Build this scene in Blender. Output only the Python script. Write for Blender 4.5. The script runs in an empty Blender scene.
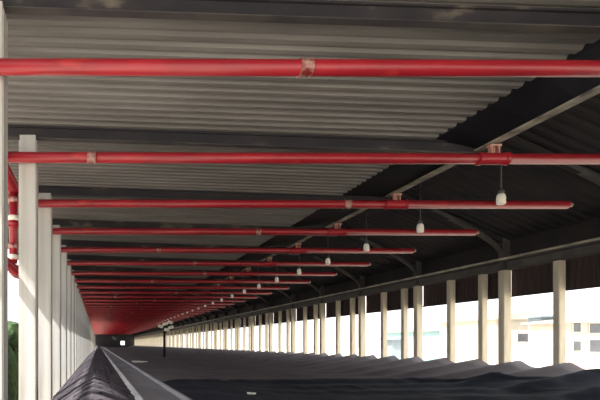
import bpy, bmesh, math, random
from mathutils import Vector, Matrix, noise
random.seed(7)
sc = bpy.context.scene
COL = sc.collection
H = 3.2                      # eye height over the ground; heights below are given relative to the eye

# ---------------- camera, world, sun, exposure ----------------
cam = bpy.data.cameras.new('camera')
co = bpy.data.objects.new('camera', cam); COL.objects.link(co)
co.location = (0, 0, H); co.rotation_euler = (math.pi/2, 0, 0)
cam.sensor_width = 36; cam.lens = 30; cam.shift_x = 202/600; cam.shift_y = 144/600
cam.clip_start = .05; cam.clip_end = 1500
sc.camera = co
w = bpy.data.worlds.new('world'); sc.world = w; w.use_nodes = True
nt = w.node_tree; nt.nodes.clear()
bg = nt.nodes.new('ShaderNodeBackground'); wo = nt.nodes.new('ShaderNodeOutputWorld')
tc = nt.nodes.new('ShaderNodeTexCoord'); nz = nt.nodes.new('ShaderNodeTexNoise'); rp = nt.nodes.new('ShaderNodeValToRGB')
nz.inputs['Scale'].default_value = 2.5
rp.color_ramp.elements[0].color = (.86, .92, 1, 1); rp.color_ramp.elements[1].color = (1, .97, .93, 1)
rp.color_ramp.elements[0].position = .35; rp.color_ramp.elements[1].position = .6
nt.links.new(tc.outputs['Generated'], nz.inputs['Vector']); nt.links.new(nz.outputs['Fac'], rp.inputs['Fac'])
nt.links.new(rp.outputs['Color'], bg.inputs['Color']); nt.links.new(bg.outputs[0], wo.inputs[0])
bg.inputs['Strength'].default_value = 1.5
sl = bpy.data.lights.new('sun', 'SUN'); sl.energy = 6; sl.angle = math.radians(2); sl.color = (1, .97, .92)
so = bpy.data.objects.new('sun', sl); COL.objects.link(so)
so.rotation_euler = Vector((-.62, -.35, .9)).to_track_quat('Z', 'Y').to_euler()
vs = sc.view_settings
vs.view_transform = 'Standard'; vs.look = 'None'; vs.gamma = 1; vs.use_curve_mapping = False
vs.exposure = 0.68

# ---------------- materials ----------------
def s2l(c): return tuple((v/255/12.92 if v/255 <= .04045 else ((v/255+.055)/1.055)**2.4) for v in c)
def mat(name, c1, c2=None, scale=3, rough=.7, metal=0, stretch=(1, 1, 1), emit=0, lo=.35, hi=.65, bump=0, c3=None, spec=.5):
    m = bpy.data.materials.new(name); m.use_nodes = True
    n = m.node_tree; b = n.nodes['Principled BSDF']
    b.inputs['Roughness'].default_value = rough; b.inputs['Metallic'].default_value = metal
    b.inputs['Specular IOR Level'].default_value = spec
    t = n.nodes.new('ShaderNodeTexCoord'); mp = n.nodes.new('ShaderNodeMapping'); mp.inputs['Scale'].default_value = stretch
    x = n.nodes.new('ShaderNodeTexNoise'); x.inputs['Scale'].default_value = scale; x.inputs['Detail'].default_value = 6
    r = n.nodes.new('ShaderNodeValToRGB')
    a = s2l(c1); c = s2l(c2 or tuple(v*.85 for v in c1))
    r.color_ramp.elements[0].color = (*a, 1); r.color_ramp.elements[1].color = (*c, 1)
    r.color_ramp.elements[0].position = lo; r.color_ramp.elements[1].position = hi
    if c3:
        e = r.color_ramp.elements.new(min(.98, hi+.12)); e.color = (*s2l(c3), 1)
    L = n.links.new
    L(t.outputs['Object'], mp.inputs['Vector']); L(mp.outputs[0], x.inputs['Vector']); L(x.outputs['Fac'], r.inputs['Fac'])
    L(r.outputs[0], b.inputs['Base Color'])
    if bump:
        bm_ = n.nodes.new('ShaderNodeBump'); bm_.inputs['Strength'].default_value = bump
        L(x.outputs['Fac'], bm_.inputs['Height']); L(bm_.outputs[0], b.inputs['Normal'])
    if emit:
        L(r.outputs[0], b.inputs['Emission Color']); b.inputs['Emission Strength'].default_value = emit
    return m
M = dict(
    eavelip=mat('pale_eave_edge', (206, 198, 180), (150, 144, 132), 2.5, .6),
    flange=mat('chipped_flange', (56, 52, 58), (84, 78, 74), 1.5, .6, stretch=(1, 1, 1), c3=(130, 122, 110)),
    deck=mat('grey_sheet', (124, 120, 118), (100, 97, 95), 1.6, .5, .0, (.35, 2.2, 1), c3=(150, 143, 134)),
    beam=mat('dark_steel', (34, 31, 38), (48, 43, 46), 3, .75, stretch=(.6, 1, 1), lo=.45, hi=.62, c3=(112, 102, 92)),
    lip=mat('pale_flange', (150, 142, 128), (84, 78, 72), 5, .6),
    red=mat('red_paint', (160, 32, 42), (138, 26, 38), 4, .36, stretch=(.4, 1, 1), c3=(184, 54, 50)),
    joint=mat('worn_joint', (190, 150, 140), (120, 40, 40), 14, .4),
    clamp=mat('pinkish_clamp', (196, 156, 140), (150, 90, 84), 12, .5),
    post=mat('white_concrete', (196, 195, 192), (168, 165, 160), 2, .85, stretch=(2, 2, .7), c3=(132, 120, 106), hi=.58, bump=.1),
    cream=mat('cream_paint', (236, 224, 200), (216, 203, 178), 3, .7, stretch=(3, 3, .4)),
    gutter=mat('black_gutter', (20, 20, 26), (27, 26, 32), 3, .8, spec=.2),
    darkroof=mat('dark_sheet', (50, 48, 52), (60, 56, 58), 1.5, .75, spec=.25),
    frame=mat('grey_frame', (96, 90, 88), (78, 74, 74), 3, .7),
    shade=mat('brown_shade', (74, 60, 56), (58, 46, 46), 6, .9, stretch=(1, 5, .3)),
    low=mat('weathered_roof', (116, 108, 111), (96, 90, 96), .9, .75, c3=(124, 110, 104), bump=.15, spec=.4),
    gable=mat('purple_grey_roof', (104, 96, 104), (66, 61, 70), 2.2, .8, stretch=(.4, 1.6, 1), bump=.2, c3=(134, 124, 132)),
    zinc=mat('zinc_gutter', (158, 158, 164), (134, 134, 142), 1.6, .6, stretch=(2, .3, 1)),
    navylayer=mat('navy_layer', (48, 53, 66), (36, 40, 52), 1.5, .8, bump=.3, spec=.25),
    tooth=mat('pale_edge', (190, 190, 192), (150, 150, 154), 6, .6),
    white=mat('white_enamel', (236, 232, 220), (226, 220, 206), 6, .4),
    glow=mat('lit_opal', (226, 220, 206), (214, 206, 190), 5, .4, emit=.12),
    rod=mat('grey_rod', (84, 84, 88), None, 5, .5),
    ground=mat('pale_ground', (232, 224, 206), (214, 206, 188), .15, .95),
    leaf=mat('leaf', (70, 92, 52), (44, 62, 36), 4, .9, bump=.4),
    teal=mat('teal_wall', (142, 174, 180), (152, 182, 188), 1, .8),
    plaster=mat('plaster', (204, 197, 184), (192, 186, 174), 1, .85),
    pink=mat('pink_plaster', (212, 188, 178), (200, 178, 168), 1, .85),
    slate=mat('grey_panel', (140, 154, 164), (128, 142, 152), 1, .7),
    glass=mat('dark_pane', (92, 95, 102), None, 1, .25),
    tile=mat('pale_roof', (188, 176, 162), (176, 165, 152), 3, .8),
    heap=mat('white_cover', (236, 232, 224), (222, 218, 210), 2, .8),
)

# rib and lap shade painted into the small ridged roof: bands bend at the ridge
def lapshade(m):
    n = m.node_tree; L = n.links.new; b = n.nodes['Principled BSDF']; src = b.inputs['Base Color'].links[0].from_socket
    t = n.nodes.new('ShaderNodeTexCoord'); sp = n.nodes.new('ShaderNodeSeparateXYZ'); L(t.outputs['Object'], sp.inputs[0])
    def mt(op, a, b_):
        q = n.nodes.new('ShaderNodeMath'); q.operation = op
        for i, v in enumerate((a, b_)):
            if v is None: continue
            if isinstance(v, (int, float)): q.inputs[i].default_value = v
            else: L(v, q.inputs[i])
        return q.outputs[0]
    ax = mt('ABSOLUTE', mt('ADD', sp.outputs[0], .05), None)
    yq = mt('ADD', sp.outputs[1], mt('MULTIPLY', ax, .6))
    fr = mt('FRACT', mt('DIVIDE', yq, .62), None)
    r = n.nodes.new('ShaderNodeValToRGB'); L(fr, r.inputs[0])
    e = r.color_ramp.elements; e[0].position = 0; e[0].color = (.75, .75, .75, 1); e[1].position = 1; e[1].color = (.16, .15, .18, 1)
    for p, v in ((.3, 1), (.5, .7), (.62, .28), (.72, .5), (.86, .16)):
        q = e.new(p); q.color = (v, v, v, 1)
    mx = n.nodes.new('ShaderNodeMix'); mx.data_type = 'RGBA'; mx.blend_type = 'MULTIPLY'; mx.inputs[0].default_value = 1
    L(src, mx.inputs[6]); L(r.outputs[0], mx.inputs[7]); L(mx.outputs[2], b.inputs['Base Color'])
lapshade(M['gable'])

# ---------------- helpers ----------------
def new(name, bm, m, parent=None, smooth=False):
    me = bpy.data.meshes.new(name)
    bmesh.ops.recalc_face_normals(bm, faces=bm.faces[:])
    if smooth:
        for f in bm.faces: f.smooth = True
    bm.to_mesh(me); bm.free(); me.materials.append(M[m])
    o = bpy.data.objects.new(name, me); COL.objects.link(o)
    if parent: o.parent = parent
    return o
def tag(o, label=None, cat=None, group=None, kind=None):
    if label: o['label'] = label
    if cat: o['category'] = cat
    if group: o['group'] = group
    if kind: o['kind'] = kind
    return o
def empty(name, loc):
    o = bpy.data.objects.new(name, None); o.empty_display_size = .1; COL.objects.link(o); o.location = loc; return o
def box(bm, x0, x1, y0, y1, z0, z1, bev=0):
    r = bmesh.ops.create_cube(bm, size=1, matrix=Matrix.Translation(((x0+x1)/2, (y0+y1)/2, (z0+z1)/2)) @ Matrix.Diagonal((x1-x0, y1-y0, z1-z0, 1)))
    if bev:
        es = list({e for v in r['verts'] for e in v.link_edges})
        bmesh.ops.bevel(bm, geom=es, offset=bev, segments=2, affect='EDGES')
def tube(bm, a, b, r, seg=16, r2=None):
    a, b = Vector(a), Vector(b); d = b-a
    q = d.to_track_quat('Z', 'Y').to_matrix().to_4x4()
    bmesh.ops.create_cone(bm, cap_ends=True, segments=seg, radius1=r, radius2=r if r2 is None else r2, depth=d.length,
                          matrix=Matrix.Translation((a+b)/2) @ q)
def lathe(bm, prof, x=0, y=0, seg=16):
    rings = [[bm.verts.new((x+r*math.cos(2*math.pi*i/seg), y+r*math.sin(2*math.pi*i/seg), z)) for i in range(seg)] for r, z in prof]
    for a, b in zip(rings, rings[1:]):
        for i in range(seg): bm.faces.new((a[i], a[(i+1) % seg], b[(i+1) % seg], b[i]))
    bm.faces.new(rings[0]); bm.faces.new(rings[-1])
def slab(bm, xs, ys, f, t):
    """thick sheet over a grid: f(x,y) gives the lower face, t the thickness"""
    A = [[bm.verts.new((x, y, f(x, y))) for x in xs] for y in ys]
    B = [[bm.verts.new((x, y, f(x, y)+t)) for x in xs] for y in ys]
    nx, ny = len(xs), len(ys)
    for j in range(ny-1):
        for i in range(nx-1):
            bm.faces.new((A[j][i], A[j][i+1], A[j+1][i+1], A[j+1][i])); bm.faces.new((B[j][i], B[j+1][i], B[j+1][i+1], B[j][i+1]))
    for j in range(ny-1):
        for i in (0, nx-1): bm.faces.new((A[j][i], A[j+1][i], B[j+1][i], B[j][i]))
    for i in range(nx-1):
        for j in (0, ny-1): bm.faces.new((A[j][i], A[j][i+1], B[j][i+1], B[j][i]))
def prism(bm, pts, y0, y1):
    """XZ outline pushed along Y"""
    a = [bm.verts.new((x, y0, z)) for x, z in pts]; b = [bm.verts.new((x, y1, z)) for x, z in pts]
    bm.faces.new(a); bm.faces.new(b)
    for i in range(len(pts)):
        j = (i+1) % len(pts); bm.faces.new((a[i], a[j], b[j], b[i]))
def copy_tree(o, parent=None):
    c = o.copy(); COL.objects.link(c)
    if parent: c.parent = parent
    for ch in list(o.children): copy_tree(ch, c)
    return c
def frange(a, b, n): return [a+(b-a)*i/n for i in range(n+1)]
ORD = ['nearest', 'second', 'third', 'fourth', 'fifth', 'sixth', 'seventh', 'eighth', 'ninth', 'tenth', 'eleventh', 'twelfth']

LEN = 150; Y0 = -14
P = 1.98
def zb(y):      # underside of the cross beams at the left posts
    return 2.375+(.52*math.exp(-(y-4.25)/2.2) if y > 4.25 else .52+(4.25-y)*.14)
def zbeam(x, y): return H+zb(y)-.034*(x+.7)

# ---------------- setting ----------------
bm = bmesh.new(); box(bm, -150, 260, -60, 420, -.2, 0)
tag(new('floor', bm, 'ground'), kind='structure')
# left ceiling: profiled sheet, ribs run across
bm = bmesh.new()
pitch = .125; ys = []; y = Y0
while y < LEN:
    ys += [y, y+.02, y+.055, y+.075]; y += pitch
def deckz(x, y):
    ph = ((y-Y0) % pitch)
    return zbeam(x, y)+.145+(.034 if .015 < ph < .06 else 0)
def lipx(y):
    xl = 4.2
    for _ in range(6): xl = (zbeam(xl, y)-H+.14)/.607
    return xl
slab(bm, [0, .35, .7, 1], ys, lambda u, y: deckz(-2.3+u*(lipx(y)+2.32), y), .01)
for v in bm.verts: v.co.x = -2.3+v.co.x*(lipx(v.co.y)+2.32)
tag(new('ceiling', bm, 'deck'), kind='structure')
# valley gutter between the two bays
bm = bmesh.new()
gy = [Y0+.5*i for i in range(70)]+[21.5+4*i for i in range(33)]; gs = []
for y in gy:
    xl = lipx(y); zl = zbeam(xl, y)+.14
    gs.append([bm.verts.new(p) for p in ((xl, y, zl), (4.78, y, H+2.44), (4.80, y, H+2.62), (4.80, y, H+3.0), (4.74, y, H+3.0), (4.72, y, H+2.55), (xl, y, zl+.05))])
for p, q in zip(gs, gs[1:]):
    for i in range(7): bm.faces.new((p[i], p[(i+1) % 7], q[(i+1) % 7], q[i]))
bm.faces.new(gs[0]); bm.faces.new(gs[-1])
tag(new('trim_1', bm, 'gutter'), kind='structure')
bm = bmesh.new(); prism(bm, [(4.72, H+2.415), (4.84, H+2.42), (4.84, H+2.445), (4.72, H+2.437)], Y0, LEN)
tag(new('trim_2', bm, 'lip'), kind='structure')
# right bay roof
def rz(x):
    return 2.62+(x-4.8)*.49 if x < 7.9 else 2.62+3.1*.49-(x-7.9)*.45
bm = bmesh.new()
ys2 = []; y = Y0
while y < LEN:
    ys2 += [y, y+.06, y+.12, y+.18]; y += .26
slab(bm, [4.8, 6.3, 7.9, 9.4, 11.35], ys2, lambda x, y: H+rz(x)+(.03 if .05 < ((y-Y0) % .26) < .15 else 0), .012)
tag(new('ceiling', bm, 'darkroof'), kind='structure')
# eave beam and the dark wall over it
bm = bmesh.new(); prism(bm, [(10.78, H+1.97), (11.05, H+1.97), (11.05, H+2.25), (10.78, H+2.25), (10.78, H+2.2), (10.86, H+2.18), (10.86, H+2.02), (10.78, H+2.0)], Y0, LEN)
tag(new('trim_3', bm, 'frame'), kind='structure')
bm = bmesh.new(); box(bm, 10.72, 10.83, Y0, LEN, H+2.235, H+2.285)
tag(new('trim_4', bm, 'eavelip'), kind='structure')
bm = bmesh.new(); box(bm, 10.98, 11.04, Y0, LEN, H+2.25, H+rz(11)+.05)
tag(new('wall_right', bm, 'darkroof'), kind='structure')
# far end wall with a small lit opening
bm = bmesh.new()
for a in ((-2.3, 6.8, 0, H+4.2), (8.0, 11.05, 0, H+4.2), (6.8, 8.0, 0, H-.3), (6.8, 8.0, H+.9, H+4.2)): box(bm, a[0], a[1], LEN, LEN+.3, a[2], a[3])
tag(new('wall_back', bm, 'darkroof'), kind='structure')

# ---------------- cross beams over the left bay ----------------
nb = int((LEN-3)/P)
for k in range(nb):
    y = 4.31+P*k
    bm = bmesh.new()
    x0, x1 = -2.3, (4.9)
    n = 12
    def pz(x): return zbeam(x, y)
    for (ya, yb, da, db) in ((y-.04, y+.04, 0, .014), (y-.012, y+.012, .014, .125), (y-.04, y+.04, .125, .145)):
        A = []
        for x in (x0, x1):
            A.append([bm.verts.new((x, yy, pz(x)+dz)) for yy, dz in ((ya, da), (yb, da), (yb, db), (ya, db))])
        for i in range(4): bm.faces.new((A[0][i], A[0][(i+1) % 4], A[1][(i+1) % 4], A[1][i]))
        bm.faces.new(A[0]); bm.faces.new(A[1])
    o = new('roof_beam', bm, 'beam')
    bm = bmesh.new(); A = [[bm.verts.new((x, yy, pz(x)+dz)) for yy, dz in ((y-.044, -.008), (y+.044, -.008), (y+.044, .0), (y-.044, .0))] for x in (x0, x1)]
    for i in range(4): bm.faces.new((A[0][i], A[0][(i+1) % 4], A[1][(i+1) % 4], A[1][i]))
    bm.faces.new(A[0]); bm.faces.new(A[1]); fl = new('bottom_flange', bm, 'flange', o)
    if k < 5: lab = f'dark steel roof beam, {ORD[k]} from the viewer, crossing under the grey ribbed ceiling'
    else: lab = 'dark steel roof beam crossing the far ceiling behind the stacked red pipes'
    tag(o, lab, 'beam', 'dark steel beams under the ribbed ceiling')

# ---------------- left posts ----------------
bm = bmesh.new(); box(bm, -.97, -.75, 0, .22, 0, 1, .012)
pm = new('white_post', bm, 'post')
for k in range(nb):
    o = pm if k == 0 else pm.copy()
    if k: COL.objects.link(o)
    y = 4.2+P*k
    o.location = (-.045 if k == 0 else -.012, y, 0); o.scale = (1, 1, zbeam(-.86, y+.11)+.004)
    if k < 5: lab = ['white square post cut off by the left edge of the photo', 'white square post standing just right of the left edge gap',
                     'white square post, third in the left row, half hidden by the second', 'white post, fourth in the left row',
                     'white post, fifth in the left row'][k]
    else: lab = 'white post of the left row merging with its neighbours in the distance'
    tag(o, lab, 'post', 'white posts of the left row')

# ---------------- red pipes ----------------
PZ = H+2.262
XE = 7.55; XS = -1.13
def pipe(k):
    y = 4.08+P*(k)
    root = empty('sprinkler_pipe', (XS, y, PZ)); root.rotation_euler = (0, .0030, 0)
    Lg = XE-XS
    bm = bmesh.new(); tube(bm, (0, 0, 0), (Lg, 0, 0), .063, 20 if k < 8 else 10)
    new('pipe', bm, 'red', root, True)
    bm = bmesh.new(); tube(bm, (Lg, 0, 0), (Lg+.07, 0, 0), .055, 14, .03)
    new('end_cap', bm, 'joint' if k < 12 else 'red', root, True)
    # welded tee below the clamp
    bm = bmesh.new()
    for dx in (-.16, .16): tube(bm, (4.78-XS+dx-.02, 0, 0), (4.78-XS+dx+.02, 0, 0), .078, 18)
    tube(bm, (4.78-XS-.16, 0, 0), (4.78-XS+.16, 0, 0), .069, 18)
    new('coupling', bm, 'red', root)
    # hanger clamp up to the pale flange
    bm = bmesh.new(); cx = 4.80-XS
    box(bm, cx-.05, cx-.035, -.03, .03, .05, .16); box(bm, cx+.035, cx+.05, -.03, .03, .05, .16); box(bm, cx-.07, cx+.07, -.035, .035, .145, .168)
    tube(bm, (cx, 0, .06), (cx, 0, .15), .012, 8)
    new('clamp', bm, 'clamp', root)
    jx = JO[k] if k < len(JO) else random.uniform(.5, 5)
    bm = bmesh.new()
    tube(bm, (jx-XS-.035, 0, 0), (jx-XS+.035, 0, 0), .066, 18)
    tube(bm, (jx-XS-.05, 0, .0), (jx-XS-.035, 0, 0), .073, 18); tube(bm, (jx-XS+.035, 0, 0), (jx-XS+.05, 0, 0), .073, 18)
    new('joint', bm, 'joint', root)
    return root
JO = [1.69, -.08, 4.0, 3.2, 1.45, 2.7, 3.4]
for k in range(56):
    r = pipe(k)
    if k < 9: lab = f'red overhead sprinkler pipe, {ORD[k]} from the viewer, running across under the roof'
    else: lab = 'red sprinkler pipe far off, one of the dense red stack over the left vanishing point'
    tag(r, lab, 'pipe', 'red sprinkler pipes crossing under the roof')
# feed main behind the left posts
def main_pipe(z, rr, lab):
    t = empty('feed_pipe', (-1.22, 1.5, H+z))
    bm = bmesh.new(); tube(bm, (0, 0, 0), (0, 118, 0), rr, 16); new('pipe', bm, 'red', t, True)
    for k in range(8):
        bm = bmesh.new(); yy = 5.35-1.5+P*k
        tube(bm, (0, yy, 0), (0, yy+.06, 0), rr+.025, 16); tube(bm, (0, yy+.16, 0), (0, yy+.22, 0), rr+.025, 16)
        new('flange', bm, 'joint', t)
    if z > 2:      # riser down to the lower feed pipe
        bm = bmesh.new(); tube(bm, (0, 5.7, -rr), (0, 5.7, -1.10), .06, 14); new('riser', bm, 'red', t, True)
        for zz, mm in ((-.16, 'joint'), (-.42, 'white'), (-.50, 'red'), (-.82, 'joint'), (-.98, 'white')):
            bm = bmesh.new(); tube(bm, (0, 5.7, zz), (0, 5.7, zz-.07), .085, 14); new('collar', bm, mm, t, True)
    return tag(t, lab, 'pipe')
main_pipe(2.262, .085, 'thick red feed pipe running lengthwise behind the left posts at roof level')
main_pipe(1.08, .07, 'lower red feed pipe running lengthwise behind the left posts')

# ---------------- hanging lamps ----------------
def lamp(i, y):
    zr = H+rz(6.36)
    r = empty('pendant_lamp', (6.36, y, H+2.20))
    z1 = zr-(H+2.20)
    bm = bmesh.new(); tube(bm, (0, 0, .2), (0, 0, z1), .012, 8); new('rod', bm, 'rod', r, True)
    bm = bmesh.new(); lathe(bm, [(.03, .17), (.045, .18), (.045, .22), (.02, .25)]); new('cap', bm, 'rod', r, True)
    bm = bmesh.new(); lathe(bm, [(.045, 0), (.062, .012), (.064, .10), (.055, .15), (.035, .175)]); new('lamp_shade', bm, 'glow', r, True)
    return r
l0 = None
for i in range(24):
    y = 4.08+P*i-.15
    if l0 is None: l0 = lamp(0, y+P) ; r = l0; l0.location.y = 4.08+P*2-.15; base = 2; continue
    r = copy_tree(l0); r.location.y = 4.08+P*(i+2)-.15
    if i < 5: lab = f'small white cup lamp near the right end of the {ORD[i+2]} red pipe'
    else: lab = 'tiny white cup lamp in the far line of lamps along the red pipes'
    tag(r, lab, 'lamp', 'white cup lamps hung over the red pipes')
tag(l0, 'largest white cup lamp on a thin rod beside the third red pipe', 'lamp', 'white cup lamps hung over the red pipes')
# pale conduit continuing the second beam into the dark bay
bm = bmesh.new(); tube(bm, (4.9, 6.3, H+2.37), (9.4, 6.3, H+2.28), .014, 8)
tag(new('conduit', bm, 'lip'), 'thin pale conduit in the dark roof just above the second red pipe', 'conduit')

# ---------------- right side: frames, posts, shades ----------------
FR = 3.63; nf = int((LEN-14)/FR)
def frame(y):
    t = empty('portal_frame', (10.9, y, H+2.27))
    def loc(pts): return [(x-10.9, z-2.27) for x, z in pts]
    bm = bmesh.new(); prism(bm, loc([(10.78, 2.0), (10.97, 2.0), (10.97, rz(10.97)-.0), (10.78, rz(10.78)-.0)]), 0, .16)
    new('column_head', bm, 'frame', t)
    bm = bmesh.new(); out = []; inn = []
    for i in range(13):
        u = i/12; x = 10.78-u*1.9
        top = rz(x)-.0; zlow = 2.42+ (rz(8.88)-.14-2.42)*(u**.72)
        out.append((x, top)); inn.append((x, min(zlow, top-.1)))
    # arched brace: a curved flat bar, open above
    bar = [(x, z) for x, z in inn]; bar2 = [(x-.02, z+.11) for x, z in reversed(inn)]
    prism(bm, loc(bar+bar2), .02, .14); new('knee_brace', bm, 'frame', t)
    bm = bmesh.new(); xs = frange(4.85, 7.9, 2); xr = frange(7.9, 10.78, 2)
    prism(bm, loc([(4.85, rz(4.85)), (7.9, rz(7.9)), (10.78, rz(10.78)), (10.78, rz(10.78)-.14), (7.9, rz(7.9)-.14), (4.85, rz(4.85)-.1)]), .03, .13)
    new('rafter', bm, 'darkroof', t)
    return t
f0 = None
for k in range(nf):
    y = 13.3-2*FR+FR*k
    if y < 3: continue
    if f0 is None: f0 = frame(y); t = f0
    else: t = copy_tree(f0); t.location.y = y
    lab = {1: 'dark grey arched roof frame whose brace shows at the right edge over the second pipe', 2: 'dark grey arched roof frame landing on the wide post right of centre'}.get(k)
    if not lab: lab = 'dark arched roof frame of the far right bay' if k > 5 else f'dark grey arched roof frame, {ORD[k]} in the row over the right posts'
    tag(t, lab, 'roof frame', 'arched roof frames over the right posts')
wid = {}
for nm, w_ in (('wide', .2), ('slim', .165)):
    bm = bmesh.new(); box(bm, -w_, 0, 0, w_, 0, H+1.975, .01)
    wid[nm] = new('cream_post', bm, 'cream')
used = set(); row = []
for k in range(-1, nf+1):
    for ph, nm in ((11.75, 'slim'), (13.3, 'wide'), (14.1, 'slim')):
        y = ph+FR*k
        if 8 < y < LEN-.5: row.append((y, nm))
row.sort()
vis = 0
for y, nm in row:
    o = wid[nm] if nm not in used else wid[nm].copy()
    if nm in used: COL.objects.link(o)
    used.add(nm)
    o.location = (11.0, y, 0)
    if y < 11: lab = 'cream post of the right row just beyond the right edge of the photo'
    else:
        vis += 1
        if vis <= 9: lab = f'cream {"wide" if nm=="wide" else "slim"} post, {["first","second","third","fourth","fifth","sixth","seventh","eighth","ninth"][vis-1]} from the right edge of the photo'
        else: lab = f'{"wide" if nm=="wide" else "slim"} cream post far along the bright right side'
    tag(o, lab, 'post', 'cream posts along the open right side')
s0 = None
for k in range(-2, nf):
    y = 13.5+FR*k
    if s0 is None:
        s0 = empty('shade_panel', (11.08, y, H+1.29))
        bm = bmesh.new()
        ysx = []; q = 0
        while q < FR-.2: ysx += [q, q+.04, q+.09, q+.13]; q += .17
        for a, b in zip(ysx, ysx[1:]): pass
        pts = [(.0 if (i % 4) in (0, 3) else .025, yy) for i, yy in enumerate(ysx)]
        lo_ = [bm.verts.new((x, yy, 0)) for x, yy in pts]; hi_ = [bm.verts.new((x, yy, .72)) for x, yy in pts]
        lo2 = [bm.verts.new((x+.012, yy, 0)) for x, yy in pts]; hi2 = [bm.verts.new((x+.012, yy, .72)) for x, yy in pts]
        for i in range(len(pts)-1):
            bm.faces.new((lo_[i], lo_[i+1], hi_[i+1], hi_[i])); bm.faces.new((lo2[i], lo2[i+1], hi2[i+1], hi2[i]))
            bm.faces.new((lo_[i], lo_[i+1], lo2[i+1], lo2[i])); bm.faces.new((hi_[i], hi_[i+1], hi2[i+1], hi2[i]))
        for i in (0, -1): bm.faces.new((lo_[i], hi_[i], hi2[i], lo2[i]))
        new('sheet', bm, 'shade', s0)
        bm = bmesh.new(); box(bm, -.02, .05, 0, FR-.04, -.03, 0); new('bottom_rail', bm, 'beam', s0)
        t = s0
    else:
        t = copy_tree(s0); t.location.y = y
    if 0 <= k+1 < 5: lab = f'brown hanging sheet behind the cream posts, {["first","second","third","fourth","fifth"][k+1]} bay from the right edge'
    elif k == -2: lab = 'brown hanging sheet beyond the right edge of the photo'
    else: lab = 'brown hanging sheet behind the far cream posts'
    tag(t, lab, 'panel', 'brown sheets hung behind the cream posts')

# ---------------- lower roofs ----------------
WP = 1.36
def wave(y, ph=11.46, p=WP, e=1.6): return (.5+.5*math.cos(2*math.pi*(y-ph)/p))**e
def lowz(x, y):
    u = min(1, max(0, (x-1.1)/9.7))
    n = noise.noise(Vector((x*.35, y*.22, 1.3)))*.035*(1-u)
    up = max(0, x-8.1); sm = min(1, max(0, (x-1.1)/3.2)); sm = sm*sm*(3-2*sm)
    base = -.77-.25*sm+.165*up*(1 if up > .6 else up/.6)
    return H+base+.16*wave(y+.1*math.sin(x*.7)-.1*math.sin(10.79*.7), e=2.5)*(.16+.84*u**2.2) + n
ysl = []; y = .2
while y < 60: ysl.append(y); y += .085
while y < LEN: ysl.append(y); y += .17
bm = bmesh.new(); slab(bm, frange(1.1, 10.79, 26), ysl, lambda x, y: lowz(x, y)-.02, .02)
tag(new('lower_roof', bm, 'low', None, True), 'wide dark wavy lower roof between the grey gutter and the cream posts', 'roof')
# crumpled dark navy layer over its near part, far edge uneven
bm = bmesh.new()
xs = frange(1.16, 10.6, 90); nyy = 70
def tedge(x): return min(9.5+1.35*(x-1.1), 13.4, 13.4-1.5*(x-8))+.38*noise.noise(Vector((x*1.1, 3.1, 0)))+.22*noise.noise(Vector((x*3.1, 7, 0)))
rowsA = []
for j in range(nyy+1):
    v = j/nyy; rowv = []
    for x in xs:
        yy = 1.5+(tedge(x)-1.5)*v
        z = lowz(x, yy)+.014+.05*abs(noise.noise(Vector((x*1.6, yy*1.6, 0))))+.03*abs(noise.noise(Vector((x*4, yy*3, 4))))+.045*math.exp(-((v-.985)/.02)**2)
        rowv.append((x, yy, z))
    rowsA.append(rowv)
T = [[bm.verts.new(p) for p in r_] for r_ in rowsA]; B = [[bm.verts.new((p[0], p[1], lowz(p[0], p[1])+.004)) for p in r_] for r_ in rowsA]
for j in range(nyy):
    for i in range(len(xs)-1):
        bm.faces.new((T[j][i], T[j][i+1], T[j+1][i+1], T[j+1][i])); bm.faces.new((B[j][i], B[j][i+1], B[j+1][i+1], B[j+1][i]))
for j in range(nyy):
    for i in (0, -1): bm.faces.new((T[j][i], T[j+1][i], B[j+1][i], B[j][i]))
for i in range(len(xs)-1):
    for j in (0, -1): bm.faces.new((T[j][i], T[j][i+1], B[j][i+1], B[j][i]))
tag(new('overlay', bm, 'navylayer', None, True), 'crumpled navy black layer over the near part of the lower roof', 'overlay')
# flat zinc gutter strip
bm = bmesh.new()
def zg(x, y): return H-.745+(.045 if (x < .50 or x > 1.12) else 0)+.006*noise.noise(Vector((x*3, y*.8, 0)))
slab(bm, [.40, .46, .52, .6, .75, .9, 1.05, 1.10, 1.13, 1.17], [q for q in ysl if True][::3], zg, .012)
for k in range(0): pass
tag(new('roof_gutter', bm, 'zinc'), 'flat grey metal gutter strip beside the small ridged roof', 'gutter')
# little gable roof
def gz(x, y):
    base = -.49-(abs(x+.05)*(.36/.47) if x > -.05 else abs(x+.05)*(.45/.69))
    base = -.49-((x+.05)*.44 if x > -.05 else (-.05-x)*.66)
    yq = y+.6*abs(x+.05)
    r = .045*((yq % .62)/.62 < .86) + .03*(1-(yq % .62)/.62) + (.006 if (yq % .155) < .07 else 0)
    return H+base+r*(.55+.45*min(1, abs(x+.05)/.15))
root = empty('ridged_roof', (0, 0, 0))
bm = bmesh.new(); yy = []; y = .3
while y < 45: yy.append(y); y += .0388
while y < LEN: yy.append(y); y += .31
slab(bm, [-.745, -.6, -.45, -.3, -.15, -.05, .05, .15, .27, .38, .47], yy, lambda x, y: gz(x, y)-.012, .012)
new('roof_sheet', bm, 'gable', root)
bm = bmesh.new()
y = .5; 
while y < 40:
    # turned-up sheet ends on the gutter side
    z0 = gz(.47, y)+.055; bmesh.ops.create_cube(bm, size=1, matrix=Matrix.Translation((.455, y, z0+.0)) @ Matrix.Rotation(.75, 4, 'Y') @ Matrix.Rotation(.5, 4, 'Z') @ Matrix.Diagonal((.11, .26, .05, 1)))
    y += .62
new('sheet_end', bm, 'tooth', root)
tag(root, 'small dark ridged roof with herringbone ribs below the white posts', 'roof')

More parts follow.
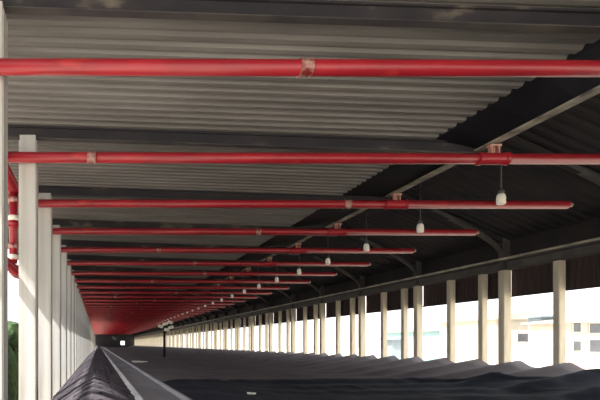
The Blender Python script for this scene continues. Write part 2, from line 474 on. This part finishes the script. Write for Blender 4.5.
# ---------------- small things on the lower roof ----------------
def patch(name, cx, cy, wx, wy, m, lab, cat, th=.02, up=.0):
    bm = bmesh.new(); n = 8; pts = []
    for i in range(14):
        a = 2*math.pi*i/14; rr = 1+.18*math.sin(3*a+cx)+.1*math.cos(5*a)
        pts.append((cx+wx/2*rr*math.cos(a), cy+wy/2*rr*math.sin(a)))
    zt = max(lowz(x, y) for x, y in pts)+up
    A = [bm.verts.new((x, y, zt)) for x, y in pts]; Bv = [bm.verts.new((x, y, zt+th)) for x, y in pts]
    bm.faces.new(A); bm.faces.new(Bv)
    for i in range(14): bm.faces.new((A[i], A[(i+1) % 14], Bv[(i+1) % 14], Bv[i]))
    return tag(new(name, bm, m), lab, cat)
patch('pale_patch', 1.75, 21.5, .62, 1.8, 'heap', 'small pale patch on the far lower roof left of centre', 'sheet')  # flat pale patch with a wavy outline
patch('paper_scrap', 2.45, 8.0, .13, .2, 'heap', 'tiny white scrap on the navy layer at the bottom edge', 'scrap', .02, .05)
# floodlight cluster on a post
MS = 1.9; t = empty('floodlight_mast', (5.05, 38, lowz(5.05, 38))); t.scale = (MS, MS, MS)
zt = (H+.72*MS-lowz(5.05, 38))/MS
bm = bmesh.new(); tube(bm, (0, 0, 0), (0, 0, zt-.1), .05, 12); new('pole', bm, 'beam', t, True)
bm = bmesh.new(); box(bm, -.25, .30, -.025, .025, zt-.12, zt-.08); new('crossbar', bm, 'beam', t)
for dx, dz, ry in ((-.17, .0, .3), (.02, .1, -.25), (.22, .16, .2), (.08, -.14, .15), (.25, -.04, -.3)):
    bm = bmesh.new(); box(bm, -.1, .1, -.08, .05, -.05, .05, .012)
    h = new('lamp_head', bm, 'glow', t); h.location = (dx, -.06, zt+dz-.02); h.rotation_euler = (-.2, ry, 0)
    bm = bmesh.new(); box(bm, -.012, .012, .0, .06, -.12, .0); new('bracket', bm, 'beam', h)
tag(t, 'dark mast topped by a cluster of small white floodlights in the far distance', 'floodlight')

# ---------------- outside, left ----------------
bm = bmesh.new()
for i in range(46):
    yy = 6+i*.9; rr = random.uniform(.55, .8)
    bmesh.ops.create_icosphere(bm, subdivisions=3, radius=rr, matrix=Matrix.Translation((-4.1+random.uniform(-.15, .15), yy, random.uniform(1.5, 2.1))) @ Matrix.Diagonal((1, 1, 2.0, 1)) @ Matrix.Diagonal((1, 1, 1.25, 1)))
    bmesh.ops.create_icosphere(bm, subdivisions=3, radius=rr*.8, matrix=Matrix.Translation((-4.1+random.uniform(-.2, .2), yy+.4, H+random.uniform(-.4, 0.3)+.15)) @ Matrix.Diagonal((1, 1, 1.2, 1)))
for v in bm.verts:
    v.co += Vector(noise.noise_vector(v.co*2.6))*.16+Vector(noise.noise_vector(v.co*9))*.06
    if v.co.z < 0: v.co.z = 0
tag(new('hedge', bm, 'leaf'), 'green hedge glimpsed through the gap at the left edge', 'hedge', kind='stuff')

# ---------------- outside, right ----------------
def house(name, x0, x1, y0, y1, top, wall, roof, lab, wins=(), peak=1.0):
    t = empty(name, ((x0+x1)/2, (y0+y1)/2, 0)); ox, oy = (x0+x1)/2, (y0+y1)/2; W = (x1-x0)/2; D = (y1-y0)/2
    zt = H+top
    bm = bmesh.new(); box(bm, -W, W, -D, D, 0, zt); new('wall', bm, wall, t)
    bm = bmesh.new(); prism(bm, [(-W-.4, zt), (W+.4, zt), (W+.4, zt+.15), (0, zt+.15+peak), (-W-.4, zt+.15)], -D-.4, D+.4); new('roof', bm, roof, t)
    for (a, b, c, d) in wins:
        bm = bmesh.new(); box(bm, a-ox, b-ox, -D-.08, -D+.02, H+c, H+d); f = new('window', bm, 'plaster', t)
        bm = bmesh.new(); box(bm, a-ox+.08, b-ox-.08, -D-.11, -D-.05, H+c+.08, H+d-.08); new('pane', bm, 'glass', f)
    return tag(t, lab, 'building')
house('warehouse', 41.5, 48.5, 60, 72, 1.6, 'teal', 'tile', 'pale blue low building seen between the posts right of centre', [(43.4, 45.0, -.4, .5)], .5)
house('house', 39, 44, 49, 57, 2.4, 'plaster', 'tile', 'pale cream building between the two rightmost posts', [(41, 42.2, .2, 1.1)], .7)
house('tower_block', 39.9, 41.1, 45, 46.4, 2.4, 'slate', 'slate', 'narrow grey blue block left of the rightmost post', (), .05)
house('cottage', 37.6, 47, 40, 43.6, 1.7, 'pink', 'tile', 'pale pink building at the right edge of the photo', [(37.9, 38.6, .9, 1.8), (39.2, 40.2, .8, 2.0-.3), (37.9, 38.6, -.6, .3), (39.2, 40.2, -.7, .4)], .5)
house('shed', 29.4, 30.5, 50, 52, .4, 'slate', 'slate', 'small grey shed between the posts at the middle of the right row', (), .1)
bm = bmesh.new(); bmesh.ops.create_icosphere(bm, subdivisions=4, radius=1, matrix=Matrix.Translation((32.3, 38, 0)) @ Matrix.Diagonal((1.5, 1.5, 3.35, 1)))
for v in bm.verts:
    v.co += Vector(noise.noise_vector(v.co*.9))*.16
    v.co.z = max(0, v.co.z)
tag(new('covered_heap', bm, 'heap', None, True), 'white rounded heap outside just above the dark roof edge at right', 'heap')
